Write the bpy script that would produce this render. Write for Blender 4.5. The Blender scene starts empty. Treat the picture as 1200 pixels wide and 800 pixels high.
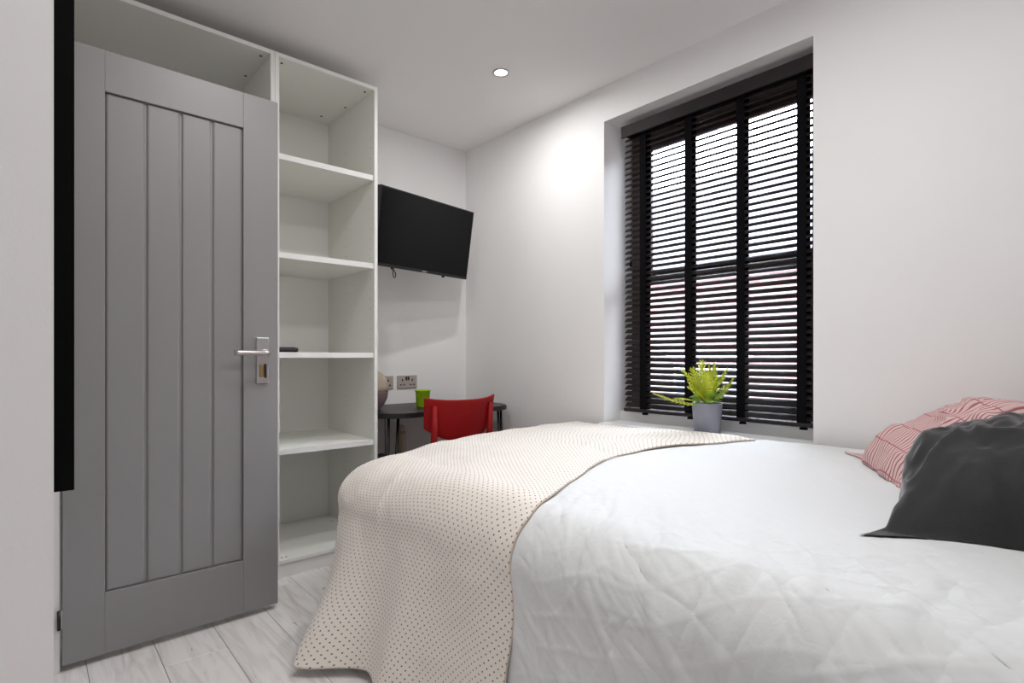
import bpy, bmesh, math, random
import numpy as np
from mathutils import Vector, Matrix

random.seed(7)
S = bpy.context.scene
COL = S.collection
R = math.radians

# ------------------------------------------------------------------ camera
cam_d = bpy.data.cameras.new('camera'); cam = bpy.data.objects.new('camera', cam_d); COL.objects.link(cam)
cam.location = (0, 0, 0.995); cam.rotation_euler = (R(90), 0, R(48.62 - 90))
cam_d.sensor_width = 36; cam_d.lens = 36 * 638.3 / 1200; cam_d.shift_y = 18.5 / 1200
cam_d.clip_start = 0.02; cam_d.clip_end = 200
S.camera = cam

# ------------------------------------------------------------------ sky / exposure
world = bpy.data.worlds.new('overcast_sky'); S.world = world; world.use_nodes = True
wn = world.node_tree.nodes; bg = wn['Background']
bg.inputs['Color'].default_value = (0.86, 0.90, 1.0, 1); bg.inputs['Strength'].default_value = 28
S.view_settings.view_transform = 'Standard'; S.view_settings.look = 'None'
S.view_settings.gamma = 1; S.view_settings.use_curve_mapping = False
S.view_settings.exposure = 0.0
S.cycles.use_denoising = True
S.cycles.max_bounces = 14; S.cycles.diffuse_bounces = 10; S.cycles.transparent_max_bounces = 12
LAMP_W = 7.2            # power of one ceiling downlight

# ------------------------------------------------------------------ materials
def lin(c):
    return tuple(((v / 255) / 12.92 if v / 255 <= .04045 else ((v / 255 + .055) / 1.055) ** 2.4) for v in c) + (1,)
def mat(name, rgb, rough=.5, metal=0, spec=.5, noise=0, nscale=8, bump=0, bscale=60, sheen=0, coat=0, srgb=True):
    m = bpy.data.materials.new(name); m.use_nodes = True
    nt = m.node_tree; b = nt.nodes['Principled BSDF']
    c = lin(rgb) if srgb else tuple(rgb) + (1,)
    b.inputs['Base Color'].default_value = c; b.inputs['Roughness'].default_value = rough
    b.inputs['Metallic'].default_value = metal; b.inputs['Specular IOR Level'].default_value = spec
    if sheen: b.inputs['Sheen Weight'].default_value = sheen; b.inputs['Sheen Roughness'].default_value = .35
    if coat: b.inputs['Coat Weight'].default_value = coat
    tc = nt.nodes.new('ShaderNodeTexCoord')
    if noise:
        n = nt.nodes.new('ShaderNodeTexNoise'); n.inputs['Scale'].default_value = nscale; n.inputs['Detail'].default_value = 5
        nt.links.new(tc.outputs['Object'], n.inputs['Vector'])
        r = nt.nodes.new('ShaderNodeValToRGB'); r.color_ramp.elements[0].position = .3; r.color_ramp.elements[1].position = .7
        r.color_ramp.elements[0].color = tuple(v * (1 - noise) for v in c[:3]) + (1,); r.color_ramp.elements[1].color = c
        nt.links.new(n.outputs['Fac'], r.inputs['Fac']); nt.links.new(r.outputs['Color'], b.inputs['Base Color'])
    if bump:
        n2 = nt.nodes.new('ShaderNodeTexNoise'); n2.inputs['Scale'].default_value = bscale; n2.inputs['Detail'].default_value = 4
        nt.links.new(tc.outputs['Object'], n2.inputs['Vector'])
        bp = nt.nodes.new('ShaderNodeBump'); bp.inputs['Strength'].default_value = bump; bp.inputs['Distance'].default_value = .002
        nt.links.new(n2.outputs['Fac'], bp.inputs['Height']); nt.links.new(bp.outputs['Normal'], b.inputs['Normal'])
    return m
def bsdf(m): return m.node_tree.nodes['Principled BSDF']

M = {}
M['wall'] = mat('wall_paint', (240, 239, 239), .7, noise=.02, nscale=3, bump=.12, bscale=120)
M['ceiling'] = mat('ceiling_paint', (240, 238, 238), .8, noise=.02, nscale=2, bump=.08, bscale=90)
M['white'] = mat('white_gloss', (232, 232, 232), .35, bump=.03, bscale=40)
M['edge'] = mat('white_edge_band', (236, 236, 234), .4, bump=.02, bscale=60)
M['cream'] = mat('cream_laminate', (232, 232, 227), .5, noise=.02, nscale=4)
M['doorgrey'] = mat('door_grey', (138, 136, 137), .45, noise=.03, nscale=3, bump=.05, bscale=50)
M['chrome'] = mat('satin_chrome', (205, 200, 200), .28, metal=1, bump=.03, bscale=200)
M['brass'] = mat('brass', (170, 145, 95), .35, metal=1, bump=.03, bscale=200)
M['black'] = mat('black_satin', (14, 14, 15), .45, bump=.05, bscale=80)
M['blackscreen'] = mat('tv_screen', (5, 5, 7), .25, spec=.2, noise=.2, nscale=1)
M['bezel'] = mat('tv_bezel', (14, 14, 15), .35, bump=.03, bscale=200)
M['slat'] = mat('blind_slat', (38, 32, 34), .6, spec=.25, noise=.15, nscale=12)
M['valance'] = M['slat']
M['tape'] = mat('blind_tape', (9, 8, 12), .9, spec=.1, bump=.3, bscale=400)
M['frame'] = mat('window_frame_brown', (64, 46, 42), .4, noise=.15, nscale=9)
M['red'] = mat('red_lacquer', (150, 2, 8), .55, spec=.3, noise=.08, nscale=3)
M['deskblack'] = mat('black_desk_top', (30, 29, 31), .4, noise=.2, nscale=14, bump=.08, bscale=50)
M['pot'] = mat('grey_ceramic', (146, 148, 162), .45, noise=.05, nscale=10)
M['soil'] = mat('soil', (52, 42, 30), .95, noise=.4, nscale=80, bump=.8, bscale=120)
M['frond'] = mat('yellow_green_leaf', (204, 214, 62), .5, noise=.3, nscale=24)
M['leaf'] = mat('soft_green_leaf', (140, 190, 84), .5, noise=.3, nscale=30)
M['greencup'] = mat('green_glass', (150, 190, 20), .15, noise=.15, nscale=10)
M['vase'] = mat('beige_ceramic', (178, 164, 148), .5, noise=.15, nscale=30)
M['vase_low'] = mat('mauve_ceramic', (140, 116, 122), .35, noise=.2, nscale=20)
M['steel'] = mat('brushed_steel', (200, 190, 184), .35, metal=.8, bump=.05, bscale=300)
M['darkplastic'] = mat('dark_plastic', (26, 22, 26), .4, bump=.03, bscale=200)
M['bottle'] = mat('beige_bottle', (205, 196, 168), .45, noise=.05, nscale=20)
M['bottlecap'] = mat('pale_cap', (222, 212, 216), .4, bump=.02, bscale=80)
M['bedbase'] = mat('bed_base_fabric', (66, 62, 62), .9, noise=.15, nscale=40, bump=.4, bscale=500)
M['mattress'] = mat('mattress_ticking', (225, 224, 220), .85, bump=.3, bscale=300)
M['screw'] = mat('fixing_dark', (40, 38, 34), .6, bump=.03, bscale=100)
M['mirrorframe'] = mat('black_frame', (4, 4, 4), .75, spec=.08, bump=.05, bscale=90)
M['mirror'] = mat('mirror_glass', (235, 235, 235), .03, metal=1, noise=.01, nscale=2)
M['slate'] = mat('slate_roof', (96, 95, 102), .7, noise=.25, nscale=3, bump=.3, bscale=8)
M['gutter'] = mat('gutter_grey', (40, 42, 58), .5, noise=.1, nscale=4)
M['housewhite'] = mat('house_window_white', (222, 222, 224), .5, noise=.03, nscale=4)
M['houseglass'] = mat('house_window_dark', (60, 66, 80), .3, noise=.2, nscale=2)
M['tarmac'] = mat('tarmac', (84, 83, 85), .9, noise=.3, nscale=6, bump=.5, bscale=40)

def m_floor():
    m = mat('whitewashed_plank', (222, 218, 216), .42)
    nt = m.node_tree; b = bsdf(m)
    tc = nt.nodes.new('ShaderNodeTexCoord'); oi = nt.nodes.new('ShaderNodeObjectInfo')
    add = nt.nodes.new('ShaderNodeVectorMath'); add.operation = 'ADD'
    sc = nt.nodes.new('ShaderNodeVectorMath'); sc.operation = 'SCALE'; sc.inputs['Scale'].default_value = 37
    cmb = nt.nodes.new('ShaderNodeCombineXYZ')
    for i in range(3): nt.links.new(oi.outputs['Random'], cmb.inputs[i])
    nt.links.new(cmb.outputs[0], sc.inputs[0]); nt.links.new(tc.outputs['Object'], add.inputs[0]); nt.links.new(sc.outputs[0], add.inputs[1])
    mp = nt.nodes.new('ShaderNodeMapping'); mp.inputs['Scale'].default_value = (14, 1.3, 1); nt.links.new(add.outputs[0], mp.inputs['Vector'])
    n = nt.nodes.new('ShaderNodeTexNoise'); n.inputs['Scale'].default_value = 2.2; n.inputs['Detail'].default_value = 8; n.inputs['Distortion'].default_value = 1.2
    nt.links.new(mp.outputs[0], n.inputs['Vector'])
    r = nt.nodes.new('ShaderNodeValToRGB'); e = r.color_ramp.elements
    e[0].position = .25; e[0].color = lin((206, 201, 199)); e[1].position = .55; e[1].color = lin((234, 231, 229))
    nt.links.new(n.outputs['Fac'], r.inputs['Fac'])
    # knots / scratches
    mp2 = nt.nodes.new('ShaderNodeMapping'); mp2.inputs['Scale'].default_value = (9, 3.2, 1); nt.links.new(add.outputs[0], mp2.inputs['Vector'])
    n2 = nt.nodes.new('ShaderNodeTexNoise'); n2.inputs['Scale'].default_value = 1.6; n2.inputs['Detail'].default_value = 6; n2.inputs['Distortion'].default_value = 2.5
    nt.links.new(mp2.outputs[0], n2.inputs['Vector'])
    r2 = nt.nodes.new('ShaderNodeValToRGB'); e = r2.color_ramp.elements
    e[0].position = .27; e[0].color = (.35, .33, .33, 1); e[1].position = .33; e[1].color = (1, 1, 1, 1)
    nt.links.new(n2.outputs['Fac'], r2.inputs['Fac'])
    mx = nt.nodes.new('ShaderNodeMix'); mx.data_type = 'RGBA'; mx.blend_type = 'MULTIPLY'; mx.inputs['Factor'].default_value = .8
    nt.links.new(r.outputs['Color'], mx.inputs[6]); nt.links.new(r2.outputs['Color'], mx.inputs[7])
    nt.links.new(mx.outputs[2], b.inputs['Base Color'])
    return m
M['plank'] = m_floor()
M['floorbase'] = mat('floor_gap', (120, 115, 112), .9, noise=.1)

def m_throw():
    m = mat('dotted_throw', (226, 214, 200), .9)
    nt = m.node_tree; b = bsdf(m); b.inputs['Sheen Weight'].default_value = .15
    uv = nt.nodes.new('ShaderNodeUVMap'); uv.uv_map = 'UVMap'
    P = .0215
    def cell(off):
        mp = nt.nodes.new('ShaderNodeMapping'); mp.inputs['Scale'].default_value = (1 / P, 1 / P / 1.0, 0); mp.inputs['Location'].default_value = (off, off, 0)
        nt.links.new(uv.outputs[0], mp.inputs['Vector'])
        fr = nt.nodes.new('ShaderNodeVectorMath'); fr.operation = 'FRACTION'; nt.links.new(mp.outputs[0], fr.inputs[0])
        sb = nt.nodes.new('ShaderNodeVectorMath'); sb.operation = 'SUBTRACT'; sb.inputs[1].default_value = (.5, .5, 0); nt.links.new(fr.outputs[0], sb.inputs[0])
        ml = nt.nodes.new('ShaderNodeVectorMath'); ml.operation = 'MULTIPLY'; ml.inputs[1].default_value = (1, 1, 0); nt.links.new(sb.outputs[0], ml.inputs[0])
        ln = nt.nodes.new('ShaderNodeVectorMath'); ln.operation = 'LENGTH'; nt.links.new(ml.outputs[0], ln.inputs[0])
        return ln
    a = cell(0); c = cell(.5)
    mn = nt.nodes.new('ShaderNodeMath'); mn.operation = 'MINIMUM'; nt.links.new(a.outputs['Value'], mn.inputs[0]); nt.links.new(c.outputs['Value'], mn.inputs[1])
    rp = nt.nodes.new('ShaderNodeMapRange'); rp.inputs['From Min'].default_value = .08; rp.inputs['From Max'].default_value = .125
    nt.links.new(mn.outputs[0], rp.inputs['Value'])
    mx = nt.nodes.new('ShaderNodeMix'); mx.data_type = 'RGBA'
    mx.inputs[6].default_value = lin((104, 84, 78)); mx.inputs[7].default_value = lin((230, 223, 214))
    nt.links.new(rp.outputs[0], mx.inputs['Factor'])
    nt.links.new(mx.outputs[2], b.inputs['Base Color'])
    n = nt.nodes.new('ShaderNodeTexNoise'); n.inputs['Scale'].default_value = 420; nt.links.new(uv.outputs[0], n.inputs['Vector'])
    w = nt.nodes.new('ShaderNodeTexNoise'); w.inputs['Scale'].default_value = 22; w.inputs['Detail'].default_value = 4; nt.links.new(uv.outputs[0], w.inputs['Vector'])
    ad = nt.nodes.new('ShaderNodeMath'); ad.operation = 'MULTIPLY_ADD'; ad.inputs[1].default_value = 4; nt.links.new(w.outputs['Fac'], ad.inputs[0]); nt.links.new(n.outputs['Fac'], ad.inputs[2])
    bp = nt.nodes.new('ShaderNodeBump'); bp.inputs['Strength'].default_value = .35; bp.inputs['Distance'].default_value = .002
    nt.links.new(ad.outputs[0], bp.inputs['Height']); nt.links.new(bp.outputs['Normal'], b.inputs['Normal'])
    return m
M['throw'] = m_throw()
M['hem'] = mat('throw_hem', (206, 188, 172), .9, bump=.3, bscale=400)

def m_duvet():
    m = mat('white_cotton', (217, 219, 220), .85)
    nt = m.node_tree; b = bsdf(m)
    tc = nt.nodes.new('ShaderNodeTexCoord')
    n = nt.nodes.new('ShaderNodeTexNoise'); n.inputs['Scale'].default_value = 45; n.inputs['Detail'].default_value = 5; n.inputs['Distortion'].default_value = 1.0
    nt.links.new(tc.outputs['Object'], n.inputs['Vector'])
    bp = nt.nodes.new('ShaderNodeBump'); bp.inputs['Strength'].default_value = .25; bp.inputs['Distance'].default_value = .004
    nt.links.new(n.outputs['Fac'], bp.inputs['Height']); nt.links.new(bp.outputs['Normal'], b.inputs['Normal'])
    return m
M['duvet'] = m_duvet()
M['velvet'] = mat('charcoal_velvet', (46, 46, 47), .85, sheen=.6, noise=.25, nscale=9, bump=.3, bscale=300)

def m_check():
    m = mat('pink_check', (226, 190, 188), .85)
    nt = m.node_tree; b = bsdf(m)
    uv = nt.nodes.new('ShaderNodeUVMap'); uv.uv_map = 'UVMap'
    def lines(axis, freq, lo, hi):
        sp = nt.nodes.new('ShaderNodeSeparateXYZ'); nt.links.new(uv.outputs[0], sp.inputs[0])
        k = nt.nodes.new('ShaderNodeMath'); k.operation = 'MULTIPLY'; k.inputs[1].default_value = freq; nt.links.new(sp.outputs[axis], k.inputs[0])
        f = nt.nodes.new('ShaderNodeMath'); f.operation = 'FRACT'; nt.links.new(k.outputs[0], f.inputs[0])
        d = nt.nodes.new('ShaderNodeMath'); d.operation = 'SUBTRACT'; d.inputs[1].default_value = .5; nt.links.new(f.outputs[0], d.inputs[0])
        a = nt.nodes.new('ShaderNodeMath'); a.operation = 'ABSOLUTE'; nt.links.new(d.outputs[0], a.inputs[0])
        r = nt.nodes.new('ShaderNodeMapRange'); r.inputs['From Min'].default_value = lo; r.inputs['From Max'].default_value = hi; nt.links.new(a.outputs[0], r.inputs['Value'])
        return r
    l1 = lines(0, 92, .10, .24); l2 = lines(1, 14, .01, .03)
    mn = nt.nodes.new('ShaderNodeMath'); mn.operation = 'MINIMUM'; nt.links.new(l1.outputs[0], mn.inputs[0]); nt.links.new(l2.outputs[0], mn.inputs[1])
    mx = nt.nodes.new('ShaderNodeMix'); mx.data_type = 'RGBA'; mx.inputs[6].default_value = lin((160, 88, 98)); mx.inputs[7].default_value = lin((212, 186, 182))
    nt.links.new(mn.outputs[0], mx.inputs['Factor']); nt.links.new(mx.outputs[2], b.inputs['Base Color'])
    return m
M['check'] = m_check()

def m_brick():
    m = mat('red_brick_wall', (150, 100, 88), .9)
    nt = m.node_tree; b = bsdf(m); tc = nt.nodes.new('ShaderNodeTexCoord')
    mp = nt.nodes.new('ShaderNodeMapping'); mp.inputs['Rotation'].default_value = (R(90), 0, R(90))
    nt.links.new(tc.outputs['Object'], mp.inputs['Vector'])
    sp = nt.nodes.new('ShaderNodeSeparateXYZ'); nt.links.new(tc.outputs['Object'], sp.inputs[0])
    cb = nt.nodes.new('ShaderNodeCombineXYZ'); nt.links.new(sp.outputs[1], cb.inputs[0]); nt.links.new(sp.outputs[2], cb.inputs[1])
    br = nt.nodes.new('ShaderNodeTexBrick'); nt.links.new(cb.outputs[0], br.inputs['Vector'])
    br.inputs['Scale'].default_value = 1; br.inputs['Brick Width'].default_value = .225; br.inputs['Row Height'].default_value = .075; br.inputs['Mortar Size'].default_value = .006
    br.inputs['Color1'].default_value = lin((104, 78, 76)); br.inputs['Color2'].default_value = lin((84, 62, 62)); br.inputs['Mortar'].default_value = lin((112, 104, 104))
    nt.links.new(br.outputs['Color'], b.inputs['Base Color'])
    bp = nt.nodes.new('ShaderNodeBump'); bp.inputs['Strength'].default_value = .4; bp.inputs['Distance'].default_value = .01; bp.invert = True
    nt.links.new(br.outputs['Fac'], bp.inputs['Height']); nt.links.new(bp.outputs['Normal'], b.inputs['Normal'])
    return m
M['brick'] = m_brick()

def m_glass():
    m = bpy.data.materials.new('window_glass'); m.use_nodes = True; nt = m.node_tree; nt.nodes.clear()
    o = nt.nodes.new('ShaderNodeOutputMaterial'); t = nt.nodes.new('ShaderNodeBsdfTransparent'); g = nt.nodes.new('ShaderNodeBsdfGlossy'); g.inputs['Roughness'].default_value = .02
    t.inputs['Color'].default_value = (.95, .97, .97, 1)
    f = nt.nodes.new('ShaderNodeFresnel'); f.inputs['IOR'].default_value = 1.3; x = nt.nodes.new('ShaderNodeMixShader')
    nt.links.new(f.outputs[0], x.inputs[0]); nt.links.new(t.outputs[0], x.inputs[1]); nt.links.new(g.outputs[0], x.inputs[2]); nt.links.new(x.outputs[0], o.inputs[0])
    return m
M['glass'] = m_glass()
def m_emit(name, col, s):
    m = bpy.data.materials.new(name); m.use_nodes = True; b = bsdf(m)
    b.inputs['Base Color'].default_value = (.9, .9, .9, 1); b.inputs['Emission Color'].default_value = col; b.inputs['Emission Strength'].default_value = s
    return m
M['lens'] = m_emit('downlight_lens', (1, .97, .93, 1), 18)

# ------------------------------------------------------------------ builders
def link(name, me, m, parent=None, loc=None, smooth=False):
    o = bpy.data.objects.new(name, me); COL.objects.link(o)
    ms = m if isinstance(m, (list, tuple)) else [m]
    if not me.materials:
        for k in ms: me.materials.append(M[k] if isinstance(k, str) else k)
    if parent is not None: o.parent = parent
    if loc is not None: o.location = loc
    if smooth:
        for p in me.polygons: p.use_smooth = True
    return o
def tag(o, label=None, cat=None, group=None, kind=None):
    if label: o['label'] = label
    if cat: o['category'] = cat
    if group: o['group'] = group
    if kind: o['kind'] = kind
    return o
def thing(name, loc=(0, 0, 0), rz=0, **kw):
    o = bpy.data.objects.new(name, None); COL.objects.link(o); o.location = loc; o.rotation_euler = (0, 0, rz); o.empty_display_size = .05
    return tag(o, **kw)
def box_bm(bm, x0, x1, y0, y1, z0, z1, bev=0, seg=2):
    r = bmesh.ops.create_cube(bm, size=1)
    for v in r['verts']:
        v.co = Vector((x0 + (v.co.x + .5) * (x1 - x0), y0 + (v.co.y + .5) * (y1 - y0), z0 + (v.co.z + .5) * (z1 - z0)))
    if bev:
        es = list({e for v in r['verts'] for e in v.link_edges})
        bmesh.ops.bevel(bm, geom=es, offset=bev, segments=seg, affect='EDGES', profile=.5)
def mesh(bm, name='m'):
    bmesh.ops.recalc_face_normals(bm, faces=bm.faces)
    me = bpy.data.meshes.new(name); bm.to_mesh(me); bm.free(); return me
def box(name, m, b, parent=None, bev=0, seg=2, loc=None):
    bm = bmesh.new(); box_bm(bm, *b, bev=bev, seg=seg); return link(name, mesh(bm), m, parent, loc)
def boxes(name, m, bs, parent=None, bev=0):
    bm = bmesh.new()
    for b in bs: box_bm(bm, *b, bev=bev)
    return link(name, mesh(bm), m, parent)
def lathe(name, m, prof, parent=None, n=32, loc=None, axis='Z', smooth=True):
    vs = []; fs = []
    for (r, z) in prof:
        for i in range(n):
            a = 2 * math.pi * i / n; vs.append((r * math.cos(a), r * math.sin(a), z))
    for j in range(len(prof) - 1):
        for i in range(n):
            fs.append((j * n + i, j * n + (i + 1) % n, (j + 1) * n + (i + 1) % n, (j + 1) * n + i))
    fs.append(tuple(range(n - 1, -1, -1))); fs.append(tuple((len(prof) - 1) * n + i for i in range(n)))
    me = bpy.data.meshes.new(name); me.from_pydata(vs, [], fs)
    bm = bmesh.new(); bm.from_mesh(me); bmesh.ops.remove_doubles(bm, verts=bm.verts, dist=1e-6)
    if axis == 'Y': bmesh.ops.rotate(bm, verts=bm.verts, matrix=Matrix.Rotation(R(90), 3, 'X'))
    if axis == 'X': bmesh.ops.rotate(bm, verts=bm.verts, matrix=Matrix.Rotation(R(90), 3, 'Y'))
    bmesh.ops.recalc_face_normals(bm, faces=bm.faces); bm.to_mesh(me); bm.free()
    o = link(name, me, m, parent, loc)
    if smooth:
        for p in me.polygons: p.use_smooth = len(p.vertices) == 4
    return o
def tube_bm(bm, pts, rad, n=10, cap=True):
    pts = [Vector(p) for p in pts]; rings = []
    rr = rad if isinstance(rad, (list, tuple)) else [rad] * len(pts)
    up = None
    for i, p in enumerate(pts):
        d = ((pts[min(i + 1, len(pts) - 1)] - pts[max(i - 1, 0)])).normalized()
        if up is None:
            up = d.cross(Vector((0, 0, 1)));
            if up.length < .1: up = d.cross(Vector((1, 0, 0)))
            up.normalize()
        up = (up - d * up.dot(d)).normalized(); s = d.cross(up)
        rings.append([bm.verts.new(p + (up * math.cos(2 * math.pi * k / n) + s * math.sin(2 * math.pi * k / n)) * rr[i]) for k in range(n)])
    for a, b in zip(rings, rings[1:]):
        for k in range(n): bm.faces.new((a[k], a[(k + 1) % n], b[(k + 1) % n], b[k]))
    if cap: bm.faces.new(rings[0][::-1]); bm.faces.new(rings[-1])
def tube(name, m, pts, rad, parent=None, n=10):
    bm = bmesh.new(); tube_bm(bm, pts, rad, n); return link(name, mesh(bm), m, parent, smooth=True)
def grid(name, m, P, parent=None, uv=None, solid=0, off=-1, smooth=True):
    """P: (ny, nx, 3) array."""
    ny, nx, _ = P.shape
    idx = np.arange(ny * nx).reshape(ny, nx)
    f = np.stack([idx[:-1, :-1], idx[:-1, 1:], idx[1:, 1:], idx[1:, :-1]], -1).reshape(-1, 4)
    me = bpy.data.meshes.new(name); me.from_pydata(P.reshape(-1, 3).tolist(), [], f.tolist())
    if uv is not None:
        l = me.uv_layers.new(name='UVMap'); U = uv.reshape(-1, 2)[f.reshape(-1)]
        l.data.foreach_set('uv', U.astype(np.float32).ravel())
    o = link(name, me, m, parent, smooth=smooth)
    if solid:
        s = o.modifiers.new('thickness', 'SOLIDIFY'); s.thickness = solid; s.offset = off
    return o
_rng = np.random.RandomState(3)
_LAT = _rng.rand(256, 256)
def vnoise(x, y):
    xi = np.floor(x).astype(int); yi = np.floor(y).astype(int); fx = x - xi; fy = y - yi
    fx = fx * fx * fx * (fx * (fx * 6 - 15) + 10); fy = fy * fy * fy * (fy * (fy * 6 - 15) + 10)
    g = lambda a, b: _LAT[a % 256, b % 256]
    return ((g(xi, yi) * (1 - fx) + g(xi + 1, yi) * fx) * (1 - fy) + (g(xi, yi + 1) * (1 - fx) + g(xi + 1, yi + 1) * fx) * fy) * 2 - 1
def fbm(x, y, o=4):
    s = 0; a = 1
    for i in range(o): s = s + a * vnoise(x * 2 ** i + 17 * i, y * 2 ** i + 31 * i); a *= .5
    return s
def ridge(x, y, o=3):
    s = 0; a = 1
    for i in range(o): s = s + a * (1 - np.abs(vnoise(x * 2 ** i + 11 * i, y * 2 ** i + 7 * i)) * 2); a *= .5
    return s
def normals(P):
    a = np.gradient(P, axis=0); b = np.gradient(P, axis=1); n = np.cross(b, a); l = np.linalg.norm(n, axis=-1, keepdims=True); return n / np.maximum(l, 1e-9)
def sstep(x, a, b):
    t = np.clip((x - a) / (b - a), 0, 1); return t * t * (3 - 2 * t)

# ------------------------------------------------------------------ room shell
H = 2.443; XW = 2.30; YT = 3.105; YN = -.75; XL = -1.15
struct = lambda o: tag(o, kind='structure')
fl = struct(box('floor', 'floorbase', (XL - .1, XW + .1, YN - .1, YT + .1, -.06, -.003)))
pw = .186; x = .504 - pw * 9; row = 0
plank_me = {}
while x < XW:
    y = YN - .4 * ((row * 7) % 3) - .13 * (row % 2)
    while y < YT:
        y0 = max(y, YN); y1 = min(y + 1.2, YT); x0 = max(x, XL); x1 = min(x + pw, XW)
        if y1 - y0 > .01 and x1 - x0 > .01:
            key = (round(x1 - x0, 3), round(y1 - y0, 3))
            if key not in plank_me:
                bm = bmesh.new(); w, l = key; box_bm(bm, -w / 2 + .0008, w / 2 - .0008, -l / 2 + .0008, l / 2 - .0008, -.012, 0, bev=.0012, seg=1)
                plank_me[key] = mesh(bm, 'plank')
            link('plank', plank_me[key], 'plank', fl, ((x0 + x1) / 2, (y0 + y1) / 2, 0))
        y += 1.2
    x += pw; row += 1
struct(box('ceiling', 'ceiling', (XL - .1, XW + .35, YN - .1, YT + .1, H, H + .1)))
struct(box('wall_far', 'wall', (-1.2, XW + .35, YT, YT + .12, -.05, H + .05)))
struct(box('wall_near', 'wall', (XL - .1, XW + .35, YN - .12, YN, -.05, H + .05)))
# window wall with opening
WY0, WY1, WZ0, WZ1 = .822, 1.864, .635, 2.257
struct(boxes('wall_right', 'wall', [(XW, XW + .35, YN, WY0, -.05, H + .05), (XW, XW + .35, WY1, YT, -.05, H + .05),
       (XW, XW + .35, WY0, WY1, -.05, WZ0), (XW, XW + .35, WY0, WY1, WZ1, H + .05)]))
# partition on the left: pier beside the doorway, hall beyond
PY0, PX = 1.0, .0228
struct(box('wall_left', 'wall', (XL - .1, PX, PY0, 1.53, -.05, H + .05)))
struct(box('wall_nook', 'wall', (XL - .12, XL, YN, PY0, -.05, H + .05)))
struct(boxes('wall_hall', 'wall', [(-1.2, -1.1, 1.53, YT, -.05, H + .05), (-.10, .052, 2.262, YT, -.05, H + .05), (-.10, .022, 1.53, 2.262, 2.03, H + .05)]))
# door lining (far jamb + head)
struct(boxes('trim_1', 'white', [(-.10, .066, 2.232, 2.262, 0, 2.03), (-.10, .022, 1.53, 2.262, 2.02, 2.05)], bev=.002))
struct(box('baseboard_far', 'white', (1.32, XW, YT - .016, YT, 0, .1), bev=.003))
struct(box('baseboard_right', 'white', (XW - .016, XW, YN, YT - .016, 0, .1), bev=.003))

# ------------------------------------------------------------------ window
win = thing('window_1', (2.54, (WY0 + WY1) / 2, .65)); struct(win)
hw = (WY1 - WY0) / 2; hh = WZ1 - .65
def wbox(name, m, x0, x1, y0, y1, z0, z1, parent=win, bev=.004): return box(name, m, (x0, x1, y0, y1, z0, z1), parent, bev)
sill = wbox('window_sill', 'white', 2.245 - 2.54, 0.03, -hw, hw, -.035, 0, bev=.006)
wbox('sub_frame', 'white', .0, .07, -hw, hw, 0, .065); wbox('added_light_catcher', 'white', -.100, .002, -hw, hw, -.002, .050)  # white step added to catch room light and brighten the strip below the blind
for (a, b, c, d) in ((-hw, -hw + .06, .065, hh), (hw - .06, hw, .065, hh), (-hw + .06, hw - .06, hh - .07, hh), (-hw + .06, hw - .06, .065, .11)):
    wbox('frame_member', 'frame', .005, .075, a, b, c, d)
mid = .78
for k, (z0, z1, xo) in enumerate(((.11, mid + .03, .012), (mid - .03, hh - .07, .038))):
    s = thing('sash', (0, 0, 0)); s.parent = win
    y0, y1 = -hw + .06, hw - .06; w = .045
    for (a, b, c, d) in ((y0, y0 + w, z0, z1), (y1 - w, y1, z0, z1), (y0 + w, y1 - w, z0, z0 + w), (y0 + w, y1 - w, z1 - w, z1)):
        wbox('sash_rail', 'frame', xo, xo + .026, a, b, c, d, parent=s)
    wbox('pane', 'glass', xo + .010, xo + .014, y0 + w - .005, y1 - w + .005, z0 + w - .005, z1 - w + .005, parent=s, bev=0)

# ------------------------------------------------------------------ venetian blind
XB = 2.41; BY0, BY1 = .832, 1.803
bl = thing('venetian_blind', (XB, (BY0 + BY1) / 2, .69), label='black wooden slatted venetian blind with wide tapes hanging in the window', cat='blind')
L = BY1 - BY0; bz = .69
box('valance', 'valance', (-.045, -.033, -L / 2, L / 2, 2.226 - .062 - bz, 2.226 - bz), bl, bev=.003)
box('headrail', 'tape', (-.030, .030, -L / 2 + .01, L / 2 - .01, 2.176 - bz, 2.226 - bz), bl, bev=.002)
# one slightly crowned slat, tilted with the room edge lower
bm = bmesh.new(); W = .037; tk = .0036; sec = []
for i in range(9): u = -1 + i / 4; sec.append((u * (W / 2 - tk / 2), .0030 * (1 - u * u) + tk / 2))
for i in range(1, 5): a_ = math.pi / 2 - math.pi * i / 5; sec.append((W / 2 - tk / 2 + tk / 2 * math.cos(a_), tk / 2 * math.sin(a_)))
for i in range(9): u = 1 - i / 4; sec.append((u * (W / 2 - tk / 2), .0030 * (1 - u * u) - tk / 2))
for i in range(1, 5): a_ = -math.pi / 2 - math.pi * i / 5; sec.append((-W / 2 + tk / 2 + tk / 2 * math.cos(a_), tk / 2 * math.sin(a_)))
rg = [[bm.verts.new((x_, s_ * (L / 2 - .004), z_)) for x_, z_ in sec] for s_ in (-1, 1)]
for i in range(len(sec)): bm.faces.new((rg[0][i], rg[0][(i + 1) % len(sec)], rg[1][(i + 1) % len(sec)], rg[1][i]))
bm.faces.new(rg[0]); bm.faces.new(rg[1][::-1])
slat_me = mesh(bm, 'slat'); TILT = 36
for p_ in slat_me.polygons: p_.use_smooth = len(p_.vertices) == 4
pitch = .0302; z = .742
while z < 2.170:
    o = link('slat', slat_me, 'slat', bl, (0, 0, z - bz)); o.rotation_euler = (0, R(-TILT), 0); z += pitch
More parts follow.
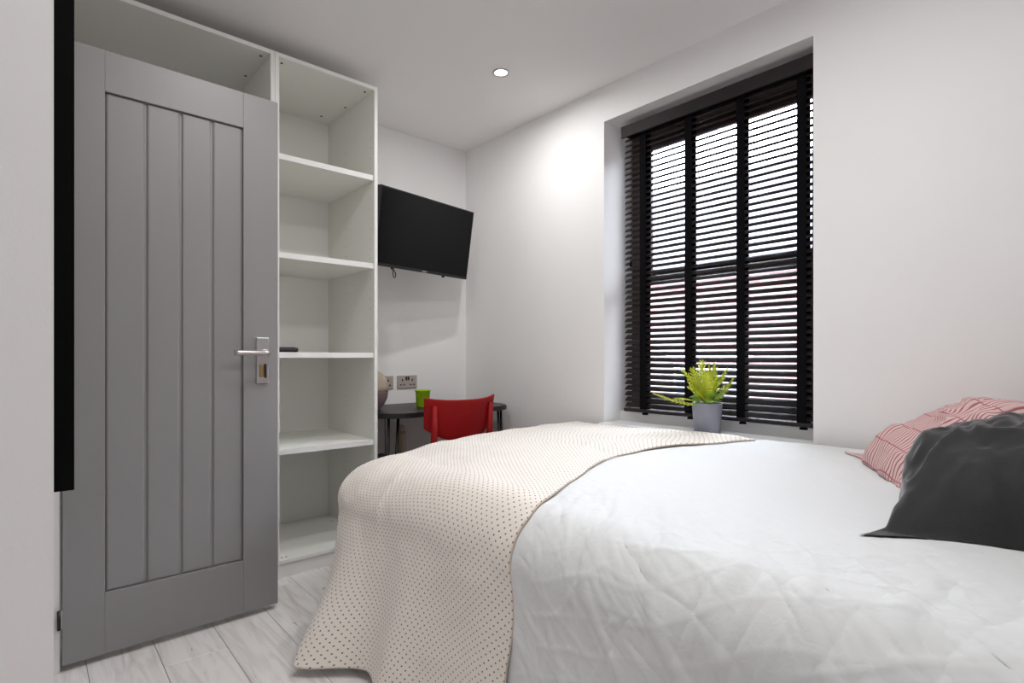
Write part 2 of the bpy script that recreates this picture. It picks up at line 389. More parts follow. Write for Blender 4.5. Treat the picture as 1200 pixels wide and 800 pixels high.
for yc in (1.680, 1.418, 1.158, .899):
    yy = yc - (BY0 + BY1) / 2
    box('ladder_tape', 'tape', (-.0215, -.0202, yy - .019, yy + .019, .715 - bz, 2.2 - bz), bl)
    box('ladder_tape', 'tape', (.0202, .0215, yy - .019, yy + .019, .715 - bz, 2.2 - bz), bl)
br_ = box('bottom_rail', 'valance', (-.026, .026, -L / 2 + .002, L / 2 - .002, .706 - bz, .724 - bz), bl, bev=.006)
for yc in (1.680, 1.418, 1.158, .899):
    lathe('tape_button', 'tape', [(0, -.003), (.016, -.003), (.016, .004), (.01, .008), (0, .008)], br_, 14, (0, yc - (BY0 + BY1) / 2, .697 - bz))
tube('tilt_cord', 'tape', [(-.036, L / 2 - .06, 2.19 - bz), (-.037, L / 2 - .06, 1.5 - bz)], .0012, bl, 6)
for dy in (0,):
    lathe('cord_tassel', 'tape', [(0, 0), (.007, .002), (.006, .03), (.002, .04), (0, .04)], bl, 10, (-.037, L / 2 - .06, 1.47 - bz))

# ------------------------------------------------------------------ outside
gr = struct(box('ground', 'tarmac', (2.8, 40, -40, 40, -2.95, -2.8)))
ho = thing('terraced_house', (8, 2, -2.8), label='red brick house with grey slate roof across the street behind the blind', cat='house')
def hb(name, m, x0, x1, y0, y1, z0, z1, parent=ho, bev=0): return box(name, m, (x0 - 8, x1 - 8, y0 - 2, y1 - 2, z0 + 2.8, z1 + 2.8), parent, bev)
hb('brick_wall', 'brick', 8, 12, -14, 22, -2.8, 2.45)
bm = bmesh.new()
v = [bm.verts.new(c) for c in ((-.25, -16.2, 5.25), (-.25, 20.2, 5.25), (2.6, 20.2, 7.55), (2.6, -16.2, 7.55), (-.25, -16.2, 5.1), (-.25, 20.2, 5.1), (2.6, 20.2, 7.4), (2.6, -16.2, 7.4), (5.3, -16.2, 5.25), (5.3, 20.2, 5.25))]
for f in ((0, 1, 2, 3), (4, 7, 6, 5), (0, 4, 5, 1), (3, 2, 9, 8), (7, 8, 9, 6), (0, 3, 7, 4), (1, 5, 6, 2)): bm.faces.new([v[i] for i in f])
link('roof', mesh(bm), 'slate', ho)
hb('gutter', 'gutter', 7.62, 7.78, -14.2, 22.2, 2.30, 2.46, bev=.03)
for yc in (.9, 4.4, 8.0, -3.2, 11.6):
    w_ = hb('house_window', 'housewhite', 7.96, 8.02, yc - .6, yc + .6, -.6, .9, bev=.01)
    for s_ in (-1, 1):
        hb('pane', 'houseglass', 7.945, 7.965, yc + s_ * .29 - .24, yc + s_ * .29 + .24, -.5, .8, parent=w_)
    hb('lintel', 'housewhite', 7.95, 8.02, yc - .72, yc + .72, .92, 1.08)

# ------------------------------------------------------------------ wardrobes
def panel(name, b, parent, m=('cream', 'edge')):
    """carcass board: white edge band on the face towards the room (-Y), laminate elsewhere"""
    bm = bmesh.new(); box_bm(bm, *b, bev=.0008, seg=1); bmesh.ops.recalc_face_normals(bm, faces=bm.faces); bm.faces.ensure_lookup_table()
    for f in bm.faces: f.material_index = 1 if f.normal.y < -.5 else 0
    return link(name, mesh(bm), m, parent)
YF = 2.52; YBK = 3.10; t = .018
def wardrobe(x0, w, shelves, label):
    o = thing('wardrobe', (x0, YF, 0), label=label, cat='wardrobe')
    d = YBK - YF
    panel('side_panel', (0, t, 0, d, 0, 2.36), o); panel('side_panel', (w - t, w, 0, d, 0, 2.36), o)
    tp = panel('top_panel', (t, w - t, 0, d - .01, 2.342, 2.36), o); bt = panel('bottom_panel', (t, w - t, .0, d - .01, .066, .082), o)
    panel('back_panel', (t, w - t, d - .012, d - .004, .06, 2.345), o); panel('plinth', (t, w - t, .012, .028, 0, .066), o)
    for z in shelves: panel('shelf', (t + .001, w - t - .001, .006, d - .014, z - .026, z), o)
    for (px, py) in ((.045, .05), (w - .045, .05), (.06 if w > .6 else .045, .33), (w - .045, .28), (w - .10, .47)):
        lathe('fixing_hole', 'screw', [(0, -.0012), (.0065, -.0012), (.0065, .001), (0, .001)], tp, 12, (px, py, 2.342))
    for (px, py) in ((.04, .035), (.06, .035), (w - .06, .42)):
        lathe('fixing_hole', 'screw', [(0, -.001), (.0045, -.001), (.0045, .0008), (0, .0008)], bt, 10, (px, py, .082))
    for py in (.04, .33):
        for k in range(36):
            zz = .32 + k * .032 * 1.6
            if zz > 2.28 or min([abs(zz - z + .013) for z in shelves] + [9]) < .03: continue
            lathe('pin_hole', 'screw', [(0, -.0008), (.0022, -.0008), (.0022, .0006), (0, .0006)], o, 6, (w - t, py, zz), axis='X', smooth=False) if w < .6 else None
    return o
w1 = wardrobe(.813, .5, (1.913, 1.469, 1.018, .580), 'narrow open white wardrobe unit with four shelves beside the desk')
w2 = wardrobe(.063, .749, (), 'wide open white wardrobe unit standing behind the grey door')
tube('clothes_rail', 'steel', [(.02, .29, 1.93), (.729, .29, 1.93)], .0125, w2, 14)

rem = thing('remote_control', (.888, 2.585, 1.0185), R(8), label='small black remote control lying on the wardrobe shelf', cat='remote')
box('casing', 'darkplastic', (-.048, .048, -.02, .02, 0, .022), rem, bev=.0095, seg=3)
bm = bmesh.new()
for i in range(6):
    for j in range(3): box_bm(bm, -.038 + i * .012, -.030 + i * .012, -.012 + j * .009, -.006 + j * .009, .021, .0235, bev=.0008, seg=1)
link('buttons', mesh(bm), 'screw', rem)

# ------------------------------------------------------------------ door
DX0, DX1, DZ0, DZ1 = .071, .731, .022, 2.003
dr = struct(thing('door_1', (DX0, 2.222, 0), R(.9)))
dw = DX1 - DX0; dt = .04
def db(name, x0, x1, z0, z1, y0=0, y1=dt, bev=.004, parent=dr): return box(name, 'doorgrey', (x0, x1, y0, y1, z0, z1), parent, bev)
pz0, pz1 = .222, 1.868
db('stile', 0, .108, DZ0, DZ1, bev=.0015); db('stile', .532, dw, DZ0, DZ1, bev=.0015)
db('rail', .108, .532, DZ0, pz0, bev=.0015); db('rail', .108, .532, pz1, DZ1, bev=.0015)
bx_ = (.108, .222, .327, .427, .532)
for a, b in zip(bx_, bx_[1:]):
    db('board', a + .003, b - .003, pz0, pz1, .008, dt - .008, bev=.007)
db('backing', .108, .532, pz0, pz1, .015, dt - .015, bev=0)
hp = box('handle_plate', 'chrome', (.577, .623, -.009, .001, .894, 1.072), dr, bev=.003)
tube('lever', 'chrome', [(.607, -.006, 1.012), (.607, -.045, 1.012), (.602, -.053, 1.012), (.590, -.056, 1.012), (.50, -.056, 1.012), (.484, -.052, 1.012)], [.011, .010, .0105, .0105, .0095, .009], hp, 14)
lathe('lever_rose', 'chrome', [(0, 0), (.015, 0), (.015, .006), (.012, .008), (0, .008)], hp, 20, (.607, -.008, 1.012), axis='Y')
box('keyhole', 'brass', (.588, .603, -.0125, -.008, .918, .968), hp, bev=.002)
box('thumb_turn', 'darkplastic', (.605, .6125, -.0155, -.008, .915, .970), hp, bev=.002)
for zc in (.17, 1.0, 1.80):
    hg = thing('hinge', (-.008, -.004, zc)); hg.parent = dr
    lathe('knuckle', 'darkplastic', [(0, -.03), (.005, -.03), (.005, .03), (0, .03)], hg, 12)
    box('leaf_plate', 'steel', (0, .008, .003, .0045, -.03, .03), hg)

# ------------------------------------------------------------------ mirror on the pier
mi = thing('wall_mirror', (PX, 1.28, .786), label='tall black framed mirror seen edge on, hung on the pier by the door', cat='mirror')
mt = .0272
for (y0, y1, z0, z1) in ((-.18, -.15, 0, 1.25), (.15, .18, 0, 1.25), (-.15, .15, 0, .03), (-.15, .15, 1.22, 1.25)):
    box('frame_side', 'mirrorframe', (0, mt, y0, y1, z0, z1), mi, bev=.001)
box('mirror_glass', 'mirror', (.004, .016, -.152, .152, .028, 1.222), mi)
# ------------------------------------------------------------------ ceiling downlights
def downlight(x, y, label, where=None, group=None):
    o = thing('ceiling_downlight', (x, y, H), label=label, cat='light', group=group)
    n = 40; bm = bmesh.new()
    prof = [(.030, .004), (.030, -.001), (.033, -.005), (.040, -.006), (.044, -.003), (.044, .001)]
    rings = [[bm.verts.new((r * math.cos(2 * math.pi * i / n), r * math.sin(2 * math.pi * i / n), z)) for i in range(n)] for r, z in prof]
    for a, b in zip(rings, rings[1:]):
        for i in range(n): bm.faces.new((a[i], a[(i + 1) % n], b[(i + 1) % n], b[i]))
    link('bezel', mesh(bm), 'chrome', o, smooth=True)
    lathe('lens' if where is None else 'lens_' + where + '_offscreen', 'lens', [(0, -.003), (.022, -.0025), (.0305, -.001), (.0305, .001), (0, .001)], o, 32)
    nm = 'downlight_lamp' if where is None else 'downlight_' + where + '_offscreen'
    l = bpy.data.lights.new(nm, 'AREA'); l.shape = 'DISK'; l.size = .06; l.energy = LAMP_W; l.color = (1, .99, .98); l.spread = R(178)
    lo = bpy.data.objects.new(nm, l); COL.objects.link(lo); lo.parent = o; lo.location = (0, 0, -.012)
    return o
downlight(1.789, 2.116, 'round recessed ceiling downlight above the foot of the bed')
downlight(1.30, .60, 'round recessed ceiling downlight above the cushions', 'bed')
downlight(.70, .45, 'round recessed ceiling downlight above the open floor beside the bed', 'floor')
downlight(.65, 1.50, 'round recessed ceiling downlight in front of the grey door', 'door')

# ------------------------------------------------------------------ television
tv = thing('television', (1.752, 2.737, 1.708), R(10), label='black flat screen television on the wall above the desk', cat='television')
tw, th = .73, .428
def tvp(o): o.rotation_euler = (R(9), 0, 0); return o
cas = tvp(box('casing', 'bezel', (-tw / 2, tw / 2, 0, .035, -th / 2, th / 2), tv, bev=.004))
box('rear_cover', 'bezel', (-.25, .25, .03, .07, -.16, .10), cas, bev=.01)
box('screen', 'blackscreen', (-tw / 2 + .008, tw / 2 - .008, -.001, .004, -th / 2 + .016, th / 2 - .008), cas)
box('logo', 'steel', (-.019, .019, -.0016, .001, -th / 2 + .004, -th / 2 + .010), cas)
for sx in (-.225, .17): lathe('foot_socket', 'bezel', [(0, -.012), (.008, -.011), (.011, 0), (0, 0)], cas, 12, (sx, .016, -th / 2 + .001))
box('bracket_plate', 'black', (-.11, .11, .065, .075, -.12, .12), cas, bev=.002)
ba = boxes('bracket_arm', 'black', [(-.03, .03, .06, .352, -.03, .03), (-.09, .09, .348, .366, -.11, .11)], tv, bev=.003); ba.rotation_euler = (0, 0, R(-10))
tube('cable', 'darkplastic', [(-.235, .03, -.20), (-.237, .03, -.235), (-.232, .032, -.262), (-.222, .034, -.268), (-.214, .034, -.258), (-.216, .033, -.238), (-.226, .033, -.228), (-.234, .034, -.21)], .0028, tv, 8)

# ------------------------------------------------------------------ sockets
def socket(x0, label):
    o = thing('wall_socket', (x0 + .073, YT, .836), label=label, cat='socket')
    pl = box('plate', 'steel', (-.073, .073, -.008, 0, -.043, .043), o, bev=.003)
    for sx in (-.036, .036):
        box('pin_hole', 'darkplastic', (sx - .004, sx + .004, -.0088, -.006, .004, .019), pl)
        for d in (-.012, .012): box('pin_hole', 'darkplastic', (sx + d - .006, sx + d + .006, -.0088, -.006, -.022, -.014), pl)
    for sx in (-.008, .008): box('rocker_switch', 'darkplastic', (sx - .006, sx + .006, -.011, -.006, .010, .034), pl, bev=.0015)
    return o
socket(1.752, 'steel double wall socket above the desk beside the green cup')
socket(1.578, 'steel double wall socket half hidden behind the round vase')

# ------------------------------------------------------------------ desk
DZ = .700
dk = thing('desk', (1.80, 2.80, 0), label='black desk with rounded corners and slim splayed legs against the wall', cat='desk')
bm = bmesh.new(); hx, hy, rc = .465, .285, .17
pts = []
for (cx, cy, a0) in ((hx - rc, hy - rc, 0), (-hx + rc, hy - rc, 90), (-hx + rc, -hy + rc, 180), (hx - rc, -hy + rc, 270)):
    for i in range(9): a = R(a0 + i * 90 / 8); pts.append((cx + rc * math.cos(a), cy + rc * math.sin(a)))
vb = [bm.verts.new((a, b, DZ - .026)) for a, b in pts]; vt = [bm.verts.new((a, b, DZ)) for a, b in pts]
ft = bm.faces.new(vt); bm.faces.new(vb[::-1]); k = len(pts)
for i in range(k): bm.faces.new((vb[i], vb[(i + 1) % k], vt[(i + 1) % k], vt[i]))
bmesh.ops.bevel(bm, geom=list(ft.edges), offset=.005, segments=2, affect='EDGES')
link('desk_top', mesh(bm), 'deskblack', dk)
for rods in (((-.415, -.235), (-.385, -.205), (-.315, -.185)), ((-.415, .235), (-.36, .215)), ((.345, -.235), (.405, -.19)), ((.415, .235), (.36, .215))):
    bm = bmesh.new(); sx = 1 if rods[0][0] > 0 else -1; sy = 1 if rods[0][1] > 0 else -1
    for (ax, ay) in rods: tube_bm(bm, [(ax, ay, DZ - .024), (ax * .35 + sx * .265, ay * .35 + sy * .155, .012)], .0075, 10)
    fx, fy = sx * .40, sy * .235; tube_bm(bm, [(fx, fy, .03), (fx, fy, 0)], .018, 12)
    link('leg', mesh(bm), 'black', dk, smooth=True)

cup = thing('green_cup', (1.742, 2.78, DZ), label='small lime green glass cup on the black desk', cat='cup')
lathe('cup_body', 'greencup', [(0, 0), (.036, 0), (.038, .004), (.043, .09), (.047, .096), (.047, .101), (.042, .101), (.040, .092), (.034, .012), (0, .012)], cup, 32)
va = thing('round_vase', (1.437, 2.80, DZ), label='round beige and mauve ceramic vase at the wardrobe end of the desk', cat='vase')
lathe('vase_base', 'vase_low', [(0, 0), (.035, 0), (.037, .008), (.055, .03), (.072, .065), (.078, .098), (.078, .10), (0, .10)], va, 36)
lathe('vase_dome', 'vase', [(0, .0995), (.0775, .0995), (.079, .125), (.074, .155), (.062, .185), (.042, .208), (.02, .218), (0, .22)], va, 36)

bt = thing('bottle', (1.668, 2.90, 0), label='pale beige bottle with light cap standing under the desk', cat='bottle')
lathe('bottle_body', 'bottle', [(0, 0), (.026, 0), (.028, .006), (.028, .535), (.025, .548), (.018, .552), (0, .552)], bt, 28)
lathe('cap', 'bottlecap', [(0, .55), (.019, .55), (.020, .556), (.019, .578), (.012, .587), (0, .588)], bt, 24)
bn = thing('storage_box', (1.445, 2.74, 0), R(0), label='black storage box on the floor under the desk', cat='box')
box('box_body', 'black', (-.065, .065, -.10, .10, 0, .42), bn, bev=.006)
box('lid', 'darkplastic', (-.069, .069, -.104, .104, .415, .445), bn, bev=.008)

# ------------------------------------------------------------------ red chair
ch = thing('red_chair', (1.735, 2.545, 0), R(-3), label='red chair with curved back tucked under the desk', cat='chair')
def chair_back():
    nu, nv = 25, 9; P = np.zeros((nv, nu, 3))
    for j in range(nv):
        for i in range(nu):
            u = -1 + 2 * i / (nu - 1); v = j / (nv - 1)
            zt = .772 + .016 * abs(u) ** 3; zb = .552 + .075 * abs(u) ** 2.4
            w = .208 + .014 * v
            P[j, i] = (u * w, -.20 + .062 * u * u - .030 * v, zb + (zt - zb) * v)
    return P
o = grid('backrest', 'red', chair_back(), ch, solid=.014, off=0)
bv = o.modifiers.new('bevel', 'BEVEL'); bv.width = .004; bv.segments = 2
ny, nx = 15, 15; P = np.zeros((ny, nx, 3))
for j in range(ny):
    for i in range(nx):
        u = -1 + 2 * i / (nx - 1); v = -1 + 2 * j / (ny - 1)
        kx = math.sqrt(1 - .28 * v * v); ky = math.sqrt(1 - .28 * u * u)
        P[j, i] = (u * kx * .205, v * ky * .20, .452 - .012 * (1 - u * u) * (1 - v * v))
o = grid('seat', 'red', P, ch, solid=.018)
for s in (-1, 1):
    tube('rear_leg', 'red', [(s * .19, -.19, 0), (s * .175, -.165, .44), (s * .175, -.188, .56), (s * .178, -.20, .745)], [.014, .019, .018, .013], ch, 12)
    tube('front_leg', 'red', [(s * .19, .185, 0), (s * .165, .155, .44)], [.013, .019], ch, 12)
    tube('side_rail', 'red', [(s * .172, -.165, .418), (s * .166, .155, .418)], .011, ch, 8)

# ------------------------------------------------------------------ bed
BX0, BX1, BYH, BYF = .90, 2.235, -.18, 2.0
bed = thing('bed', ((BX0 + BX1) / 2, (BYH + BYF) / 2, 0), label='double bed with a dark base standing against the window wall', cat='bed')
cx_, cy_ = (BX0 + BX1) / 2, (BYH + BYF) / 2
def bb(name, m, x0, x1, y0, y1, z0, z1, bev): return box(name, m, (x0 - cx_, x1 - cx_, y0 - cy_, y1 - cy_, z0, z1), bed, bev, 3)
bb('base', 'bedbase', BX0 + .07, BX1 - .01, BYH, BYF - .05, .06, .30, .015)
bb('mattress', 'mattress', BX0 + .09, BX1 - .02, BYH, BYF - .09, .30, .515, .05)
bb('headboard', 'bedbase', BX0, BX1, BYH - .08, BYH, .06, 1.05, .02)
for (a, b) in ((BX0 + .1, BYH + .08), (BX1 - .08, BYH + .08), (BX0 + .12, BYF - .1), (BX1 - .08, BYF - .1)):
    lathe('leg', 'black', [(0, 0), (.022, 0), (.026, .062), (0, .062)], bed, 14, (a - cx_, b - cy_, 0))

def top_z(X, Y):
    """height of the made bed's upper surface"""
    z = .612 + .032 * sstep(X, 1.1, 2.1)
    foot = sstep(Y, 1.25, 2.0)
    z = z - foot * (.018 + .085 * sstep(1.38 - X, 0, .55))
    z = z + .010 * np.sin(X * 3.1 + .6) * np.sin(Y * 2.7 + .4)
    return z
def drape(s, Y, xe, rad, rv, zlow, xwin=2.232):
    """s in [0,1]: 0 at the window side, through the rounded edge, 1 at the hem on the near side -> X, Z, arc"""
    rad = np.broadcast_to(rad, s.shape); lt = xwin - (xe + rad)
    arc_r = (rad + rv) / 2 * math.pi / 2 * 1.02; zc = top_z(xe + rad, Y) - rv; ls = np.maximum(zc - zlow, .02)
    tot = lt + arc_r + ls; a = s * tot
    X = np.where(a < lt, xwin - a, 0.); Z = np.where(a < lt, top_z(xwin - a, Y), 0.)
    th_ = np.clip((a - lt) / arc_r, 0, 1) * math.pi / 2
    Xa = xe + rad - rad * np.sin(th_); Za = zc + rv * np.cos(th_)
    m1 = (a >= lt) & (a < lt + arc_r); X = np.where(m1, Xa, X); Z = np.where(m1, Za, Z)
    m2 = a >= lt + arc_r; d = a - lt - arc_r; X = np.where(m2, xe, X); Z = np.where(m2, zc - d, Z)
    return X, Z, a, np.where(m2, d / ls, 0)

# arc position (m from the window side) -> near hem and far edge of the throw
xs_ = np.array([.0, .16, .33, .5, .66, .88, 1.15, 1.32, 1.5, 1.75, 1.95])     # arc (m)
yn_ = np.array([1.02, 1.08, 1.17, 1.215, 1.225, 1.17, 1.045, .985, .975, .985, .99])  # near hem
yf_ = np.array([2.06, 2.06, 2.06, 2.06, 2.06, 2.06, 2.05, 2.01, 1.92, 1.80, 1.70])   # far edge

# duvet
ns, ny = 600, 600
yy = np.linspace(0, 1, ny)[:, None] * np.ones((1, ns)); ss = np.ones((ny, 1)) * np.linspace(0, 1, ns)[None, :]
Lb = 2.0 + .12; hang = .30
bb_ = yy * (Lb + hang); Y = np.minimum(-.12 + bb_, 2.0)
over = np.maximum(bb_ - Lb, 0)
rf = .09; ang = np.clip(over / (rf * 1.4), 0, 1) * math.pi / 2
Yd = np.where(over > 0, 2.0 - rf * .55 + rf * np.sin(ang) * .55 + 0 * over, np.minimum(Y, 2.0 - rf * .55))
dropf = np.where(over > 0, rf * (1 - np.cos(ang)) + np.maximum(over - rf * 1.4, 0), 0)
rad = .13 + .16 * sstep(Yd, 1.2, 2.0)
X, Z, A, side = drape(ss, Yd, .872, rad, .13, .20)
Z = np.maximum(Z - dropf, .19)
P = np.stack([X, Yd, Z], -1)
N = normals(P); N *= np.sign(N[..., 2].mean())
# crumpled cotton: strong on the near side and edge, light on top
wgt = .22 + .78 * sstep(A, .80, 1.30)
wx = fbm(A * 4, bb_ * 4, 2) * .016; wy = fbm(A * 4 + 9, bb_ * 4 + 5, 2) * .016
rr_ = np.random.RandomState(11); cr = 0; wx = wx * 1.6; wy = wy * 1.6
for k in range(34):
    th0 = rr_.normal(.95, .55) if k % 3 else rr_.uniform(0, math.pi); fq = rr_.uniform(6, 15); ph = rr_.uniform(0, 9)
    q = (A + wx) * math.cos(th0) * fq + (bb_ + wy) * math.sin(th0) * fq + ph
    dist = np.abs(q - np.floor(q) - .5) / fq
    gate = sstep(vnoise(A * 5 + k * 7.3, bb_ * 5 + k * 3.1), .05, .6)
    cr = cr + gate * (.0016 * np.exp(-(dist / rr_.uniform(.005, .009)) ** 1.3) - .0005) * (1 if k % 4 else -1)
hemY = np.interp(A, xs_, yn_); under = sstep(Yd, hemY - .05, hemY + .01)
cr = (cr * wgt + .004 * fbm(A * 4, bb_ * 4, 2)) * (1 - .9 * under)
# long pulled creases running down the side
for (y0, k, w_, amp) in ((.78, .42, .012, .011), (.62, .5, .016, .012), (.47, .3, .02, .010), (.90, .25, .012, .007), (.33, .55, .016, .009), (.2, .2, .018, .008)):
    d = (bb_ - .12 - y0) + (A - 1.3) * k + .02 * np.sin(A * 17 + y0 * 40)
    cr = cr + .5 * amp * np.exp(-(d / w_) ** 2) * sstep(A, .85, 1.2) * (1 - under)
P = P + N * cr[..., None]
P[..., 0] += .07 * sstep(Yd, 1.5, 1.9) * sstep(A, 1.05, 1.4); P[..., 2] -= .008 * under
P[..., 0] = np.minimum(P[..., 0], 2.238)
du = grid('duvet', 'duvet', P, None, solid=.012)
tag(du, 'crumpled white cotton duvet spread over the bed', 'duvet')

# throw
ns, ny = 300, 170
ss = np.ones((ny, 1)) * np.linspace(0, 1, ns)[None, :]; vv = np.linspace(0, 1, ny)[:, None] * np.ones((1, ns))
# first pass for the cross coordinate (arc from the window side)
tot = 1.90
Aq = ss * tot
YNq = np.interp(Aq, xs_, yn_); YFq = np.interp(Aq, xs_, yf_)
YNq = YNq + .006 * np.sin(Aq * 19)
fh = .12 * (1 - sstep(Aq, .95, 1.35))                       # hangs a little over the foot on top only
Lq = YFq - YNq; b = vv * (Lq + fh)
over = np.maximum(b - Lq, 0); Yd = YNq + np.minimum(b, Lq) + np.minimum(over, .02) * .4
dropf = np.where(over > 0, np.maximum(over - .01, 0), 0) + .02 * sstep(b / Lq, .93, 1) * (1 - sstep(Aq, 1.0, 1.3))
rad = .13 + .16 * sstep(Yd, 1.2, 2.0)
X, Z, A, side = drape(ss, Yd, .872, rad, .13, .03)
P = np.stack([X, Yd, Z - dropf], -1)
N = normals(P); N *= np.sign(N[..., 2].mean())
# flare of the hanging part: out at the far corner, rippled along the hem
far = sstep(Yd, 1.45, 1.75)
rip = .5 + .5 * np.cos((Yd - 1.72) * 2 * math.pi / .30)
flare = side ** 1.25 * (.035 + .085 * rip * sstep(Yd, 1.1, 1.45) + .125 * far)
P[..., 0] -= flare
cr = .004 * fbm(A * 6, b * 5, 3) + .003 * (ridge(A * 3, b * 7 + 2 * A, 2) - .5)
cr = cr + .007 * side * np.sin(Yd * 26 + A * 3)
P = P + N * ((.009 + .011 * sstep(b, 0, .10)) + cr)[..., None]
P[..., 2] = np.maximum(P[..., 2], .012)
P[..., 0] = np.minimum(P[..., 0], 2.243)
UV = np.stack([A, b], -1)
th = thing('throw_blanket', (0, 0, 0), label='cream throw with small brown dots draped across the foot of the bed', cat='throw')
grid('throw_cloth', 'throw', P, th, uv=UV, solid=.005)
hp_ = [P[0, i] + N[0, i] * .001 for i in range(0, ns, 3)] + [P[0, -1]]
tube('hem', 'hem', [tuple(p) for p in hp_], .0026, th, 6)
hp_ = [P[j, -1] for j in range(0, ny, 3)]
tube('hem', 'hem', [tuple(p) for p in hp_], .0026, th, 6)

# ------------------------------------------------------------------ cushions
def cushion(name, m, L_, H_, T_, C, U, V, seed, pull=.09, wr=.012, wf=5, ear=.03, label=None, cat=None, floor_z=None, sag=0, seam=True, full=.5):
    U = Vector(U).normalized(); V = Vector(V); V = (V - U * U.dot(V)).normalized(); Wn = U.cross(V)
    if Wn.z < 0: Wn = -Wn
    n = 110; g = np.linspace(-1, 1, n); u, v = np.meshgrid(g, g)
    th_ = (np.clip(1 - np.abs(u) ** 2.6, 0, 1) * np.clip(1 - np.abs(v) ** 2.6, 0, 1)) ** full
    x = L_ / 2 * u * (1 - pull * (1 - v * v) * np.abs(u) ** 3) ; y = H_ / 2 * v * (1 - pull * (1 - u * u) * np.abs(v) ** 3)
    cor = (np.abs(u) * np.abs(v)) ** 6; x = x + np.sign(u) * ear * cor; y = y + np.sign(v) * ear * cor
    wx = fbm(u * 1.5 + seed, v * 1.5, 2) * .8
    out = thing(name, tuple(C), label=label, cat=cat); cols = []
    for sgn in (1, -1):
        wn_ = wr * (ridge(u * wf * .5 + seed + wx, v * wf * .35 + wx * 1.3 + sgn, 2) - .6) + wr * .8 * fbm(u * wf + seed, v * wf, 3)
        z = sgn * (T_ * th_ + wn_ * np.clip(th_ * 2.5, 0, 1)) + .012 * np.sin(u * 4 + seed) * np.sin(v * 3) - sag * T_ * (1 - th_)
        Pw = np.stack([U[i] * x + V[i] * y + Wn[i] * z for i in range(3)], -1)
        if floor_z is not None:
            zz = Pw[..., 2] + C[2]; k = floor_z(Pw[..., 0] + C[0], Pw[..., 1] + C[1])
            Pw[..., 2] = np.where(zz < k, k + .002 - C[2] + .003 * (sgn > 0), Pw[..., 2])
        cols.append(Pw if sgn > 0 else Pw[:, ::-1])
    P2 = np.concatenate([c.reshape(-1, 3) for c in cols]); idx = np.arange(n * n).reshape(n, n)
    f1 = np.stack([idx[:-1, :-1], idx[:-1, 1:], idx[1:, 1:], idx[1:, :-1]], -1).reshape(-1, 4); f = np.concatenate([f1, f1 + n * n])
    me = bpy.data.meshes.new(name); me.from_pydata(P2.tolist(), [], f.tolist())
    uvs = np.concatenate([np.stack([x, y], -1).reshape(-1, 2), np.stack([x, y], -1)[:, ::-1].reshape(-1, 2)])
    l = me.uv_layers.new(name='UVMap'); l.data.foreach_set('uv', uvs[f.reshape(-1)].astype(np.float32).ravel())
    link('cushion_cover', me, m, out, smooth=True)
    if not seam: return out
    bm = bmesh.new(); e = cols[0]; loop = [e[0, i] for i in range(0, n, 3)] + [e[j, -1] for j in range(0, n, 3)] + [e[-1, i] for i in range(n - 1, -1, -3)] + [e[j, 0] for j in range(n - 1, -1, -3)]
    tube_bm(bm, [tuple(p) for p in loop], .0028, 6); link('seam', mesh(bm), m, out, smooth=True)
    return out
bedtop = lambda X, Y: top_z(X, Y) + .012
# sleeping pillow stack under them is out of frame; the two scatter cushions
cushion('cushion', 'check', .54, .44, .105, (1.935, .335, .735), (.84, .52, -.02), (.27, -.65, .50), 3.3, pull=.05, wr=.010, wf=3, ear=.04, sag=.5,
        label='pink and red striped cushion leaning by the window wall', cat='cushion', floor_z=bedtop)
cushion('cushion', 'velvet', .50, .50, .118, (1.640, .155, .745), (.985, .13, .02), (.10, -.95, .30), 5.37, pull=.05, wr=.014, wf=3, ear=.06, sag=.85, seam=False, full=.44,
        label='dark charcoal velvet cushion lying on the white duvet', cat='cushion', floor_z=bedtop)

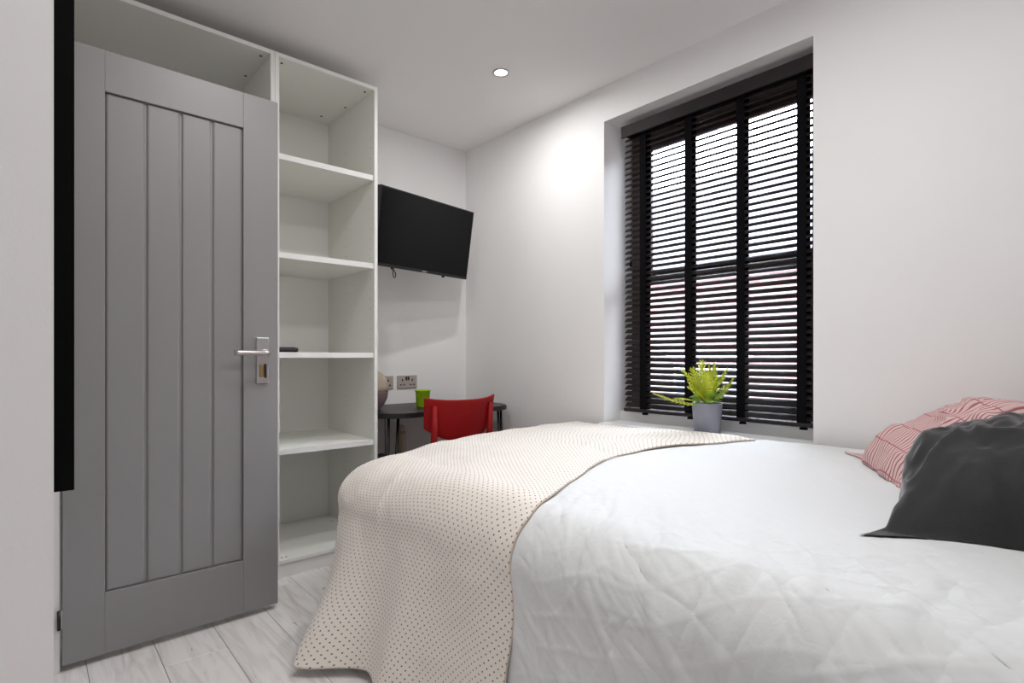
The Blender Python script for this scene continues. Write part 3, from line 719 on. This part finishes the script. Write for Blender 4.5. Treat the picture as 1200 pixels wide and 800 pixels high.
# ------------------------------------------------------------------ plant on the sill
pp = thing('potted_plant', (2.308, 1.275, .65), label='small fern like plant in a grey pot on the window sill', cat='plant')
lathe('pot', 'pot', [(0, 0), (.054, 0), (.057, .004), (.066, .134), (.066, .138), (.062, .138), (.060, .118), (0, .118)], pp, 40)
lathe('soil', 'soil', [(0, .117), (.0605, .117), (.0605, .126), (.03, .131), (0, .132)], pp, 24)
cr_ = Vector((.750, -.661, 0)); cf_ = Vector((.661, .750, 0))      # two horizontal directions across the plant
def frond(base, tip, width, bend, seed):
    rnd = random.Random(seed); base = Vector(base); tip = Vector(tip); n = 11
    d = (tip - base); side = d.cross(Vector((rnd.uniform(-.5, .5), rnd.uniform(-.5, .5), 1)))
    if side.length < 1e-3: side = d.cross(cf_)
    side.normalize(); nrm = side.cross(d).normalized(); bm = bmesh.new()
    def P(t): return base + d * t + nrm * bend * math.sin(math.pi * t)
    tube_bm(bm, [P(i / 8) for i in range(9)], [.0016] * 8 + [.0006], 5)
    for i in range(1, n + 1):
        t = .12 + .86 * i / n; ln = width * (math.sin(math.pi * min(1, t * .78 + .16)) * .9 + .1)
        for s in (-1, 1):
            a = P(t - .035); b_ = P(min(1, t + .035)); m_ = P(min(1.02, t + .12)) + side * s * ln + nrm * rnd.uniform(-.006, .006)
            k = (a + b_) / 2 + side * s * ln * .55 + nrm * .004 + d.normalized() * .012
            vs = [bm.verts.new(q) for q in (a, k - d.normalized() * .006, m_, k + d.normalized() * .006, b_)]; bm.faces.new(vs)
    return bm
tips = [(-.235, .05, .02, .018), (-.115, .155, -.02, .022), (-.06, .165, .03, .026), (-.03, .20, -.02, .026), (.035, .165, .02, .026), (.085, .16, -.02, .022), (.150, .125, .0, .02),
        (.02, .14, .04, .026), (-.08, .11, .02, .022), (.06, .12, -.045, .024), (-.02, .15, -.05, .026), (.10, .08, .03, .02), (.01, .185, .0, .024), (-.15, .03, -.03, .016), (.045, .19, .03, .02), (-.10, .08, -.05, .02)]
for i, (a, h, dep, w_) in enumerate(tips):
    dep = max(-.09, min(dep, .02))
    tip = cr_ * a + cf_ * dep + Vector((0, 0, .125 + h))
    tip.x = min(tip.x, .055)
    link('frond', mesh(frond((a * .12, dep * .2, .122), tip, w_ * 1.35, .012 if i % 2 else -.01, i)), 'frond', pp)
bm = bmesh.new()
n_ = 8
ov = [(math.sin(i / n_ * 2 * math.pi) * .5, -math.cos(i / n_ * 2 * math.pi) * .5 + .5) for i in range(n_)]
vs = [bm.verts.new((x_ * .022, y_ * .034, .004 * math.sin(y_ * 3))) for x_, y_ in ov]; c_ = bm.verts.new((0, .017, -.002))
for i in range(n_): bm.faces.new((vs[i], vs[(i + 1) % n_], c_))
leaf_me = mesh(bm, 'leaf')
rnd = random.Random(5)
for i in range(34):
    a = i * 2.399; r_ = .012 + .046 * math.sqrt((i % 17 + 1) / 17)
    o = link('leaf', leaf_me, 'leaf', pp, (min(r_ * math.cos(a), .05), r_ * math.sin(a), .132 + rnd.uniform(0, .035)))
    o.rotation_euler = (rnd.uniform(.1, 1.0), rnd.uniform(-.4, .4), a - math.pi / 2); s_ = rnd.uniform(.7, 1.15); o.scale = (s_, s_, s_)
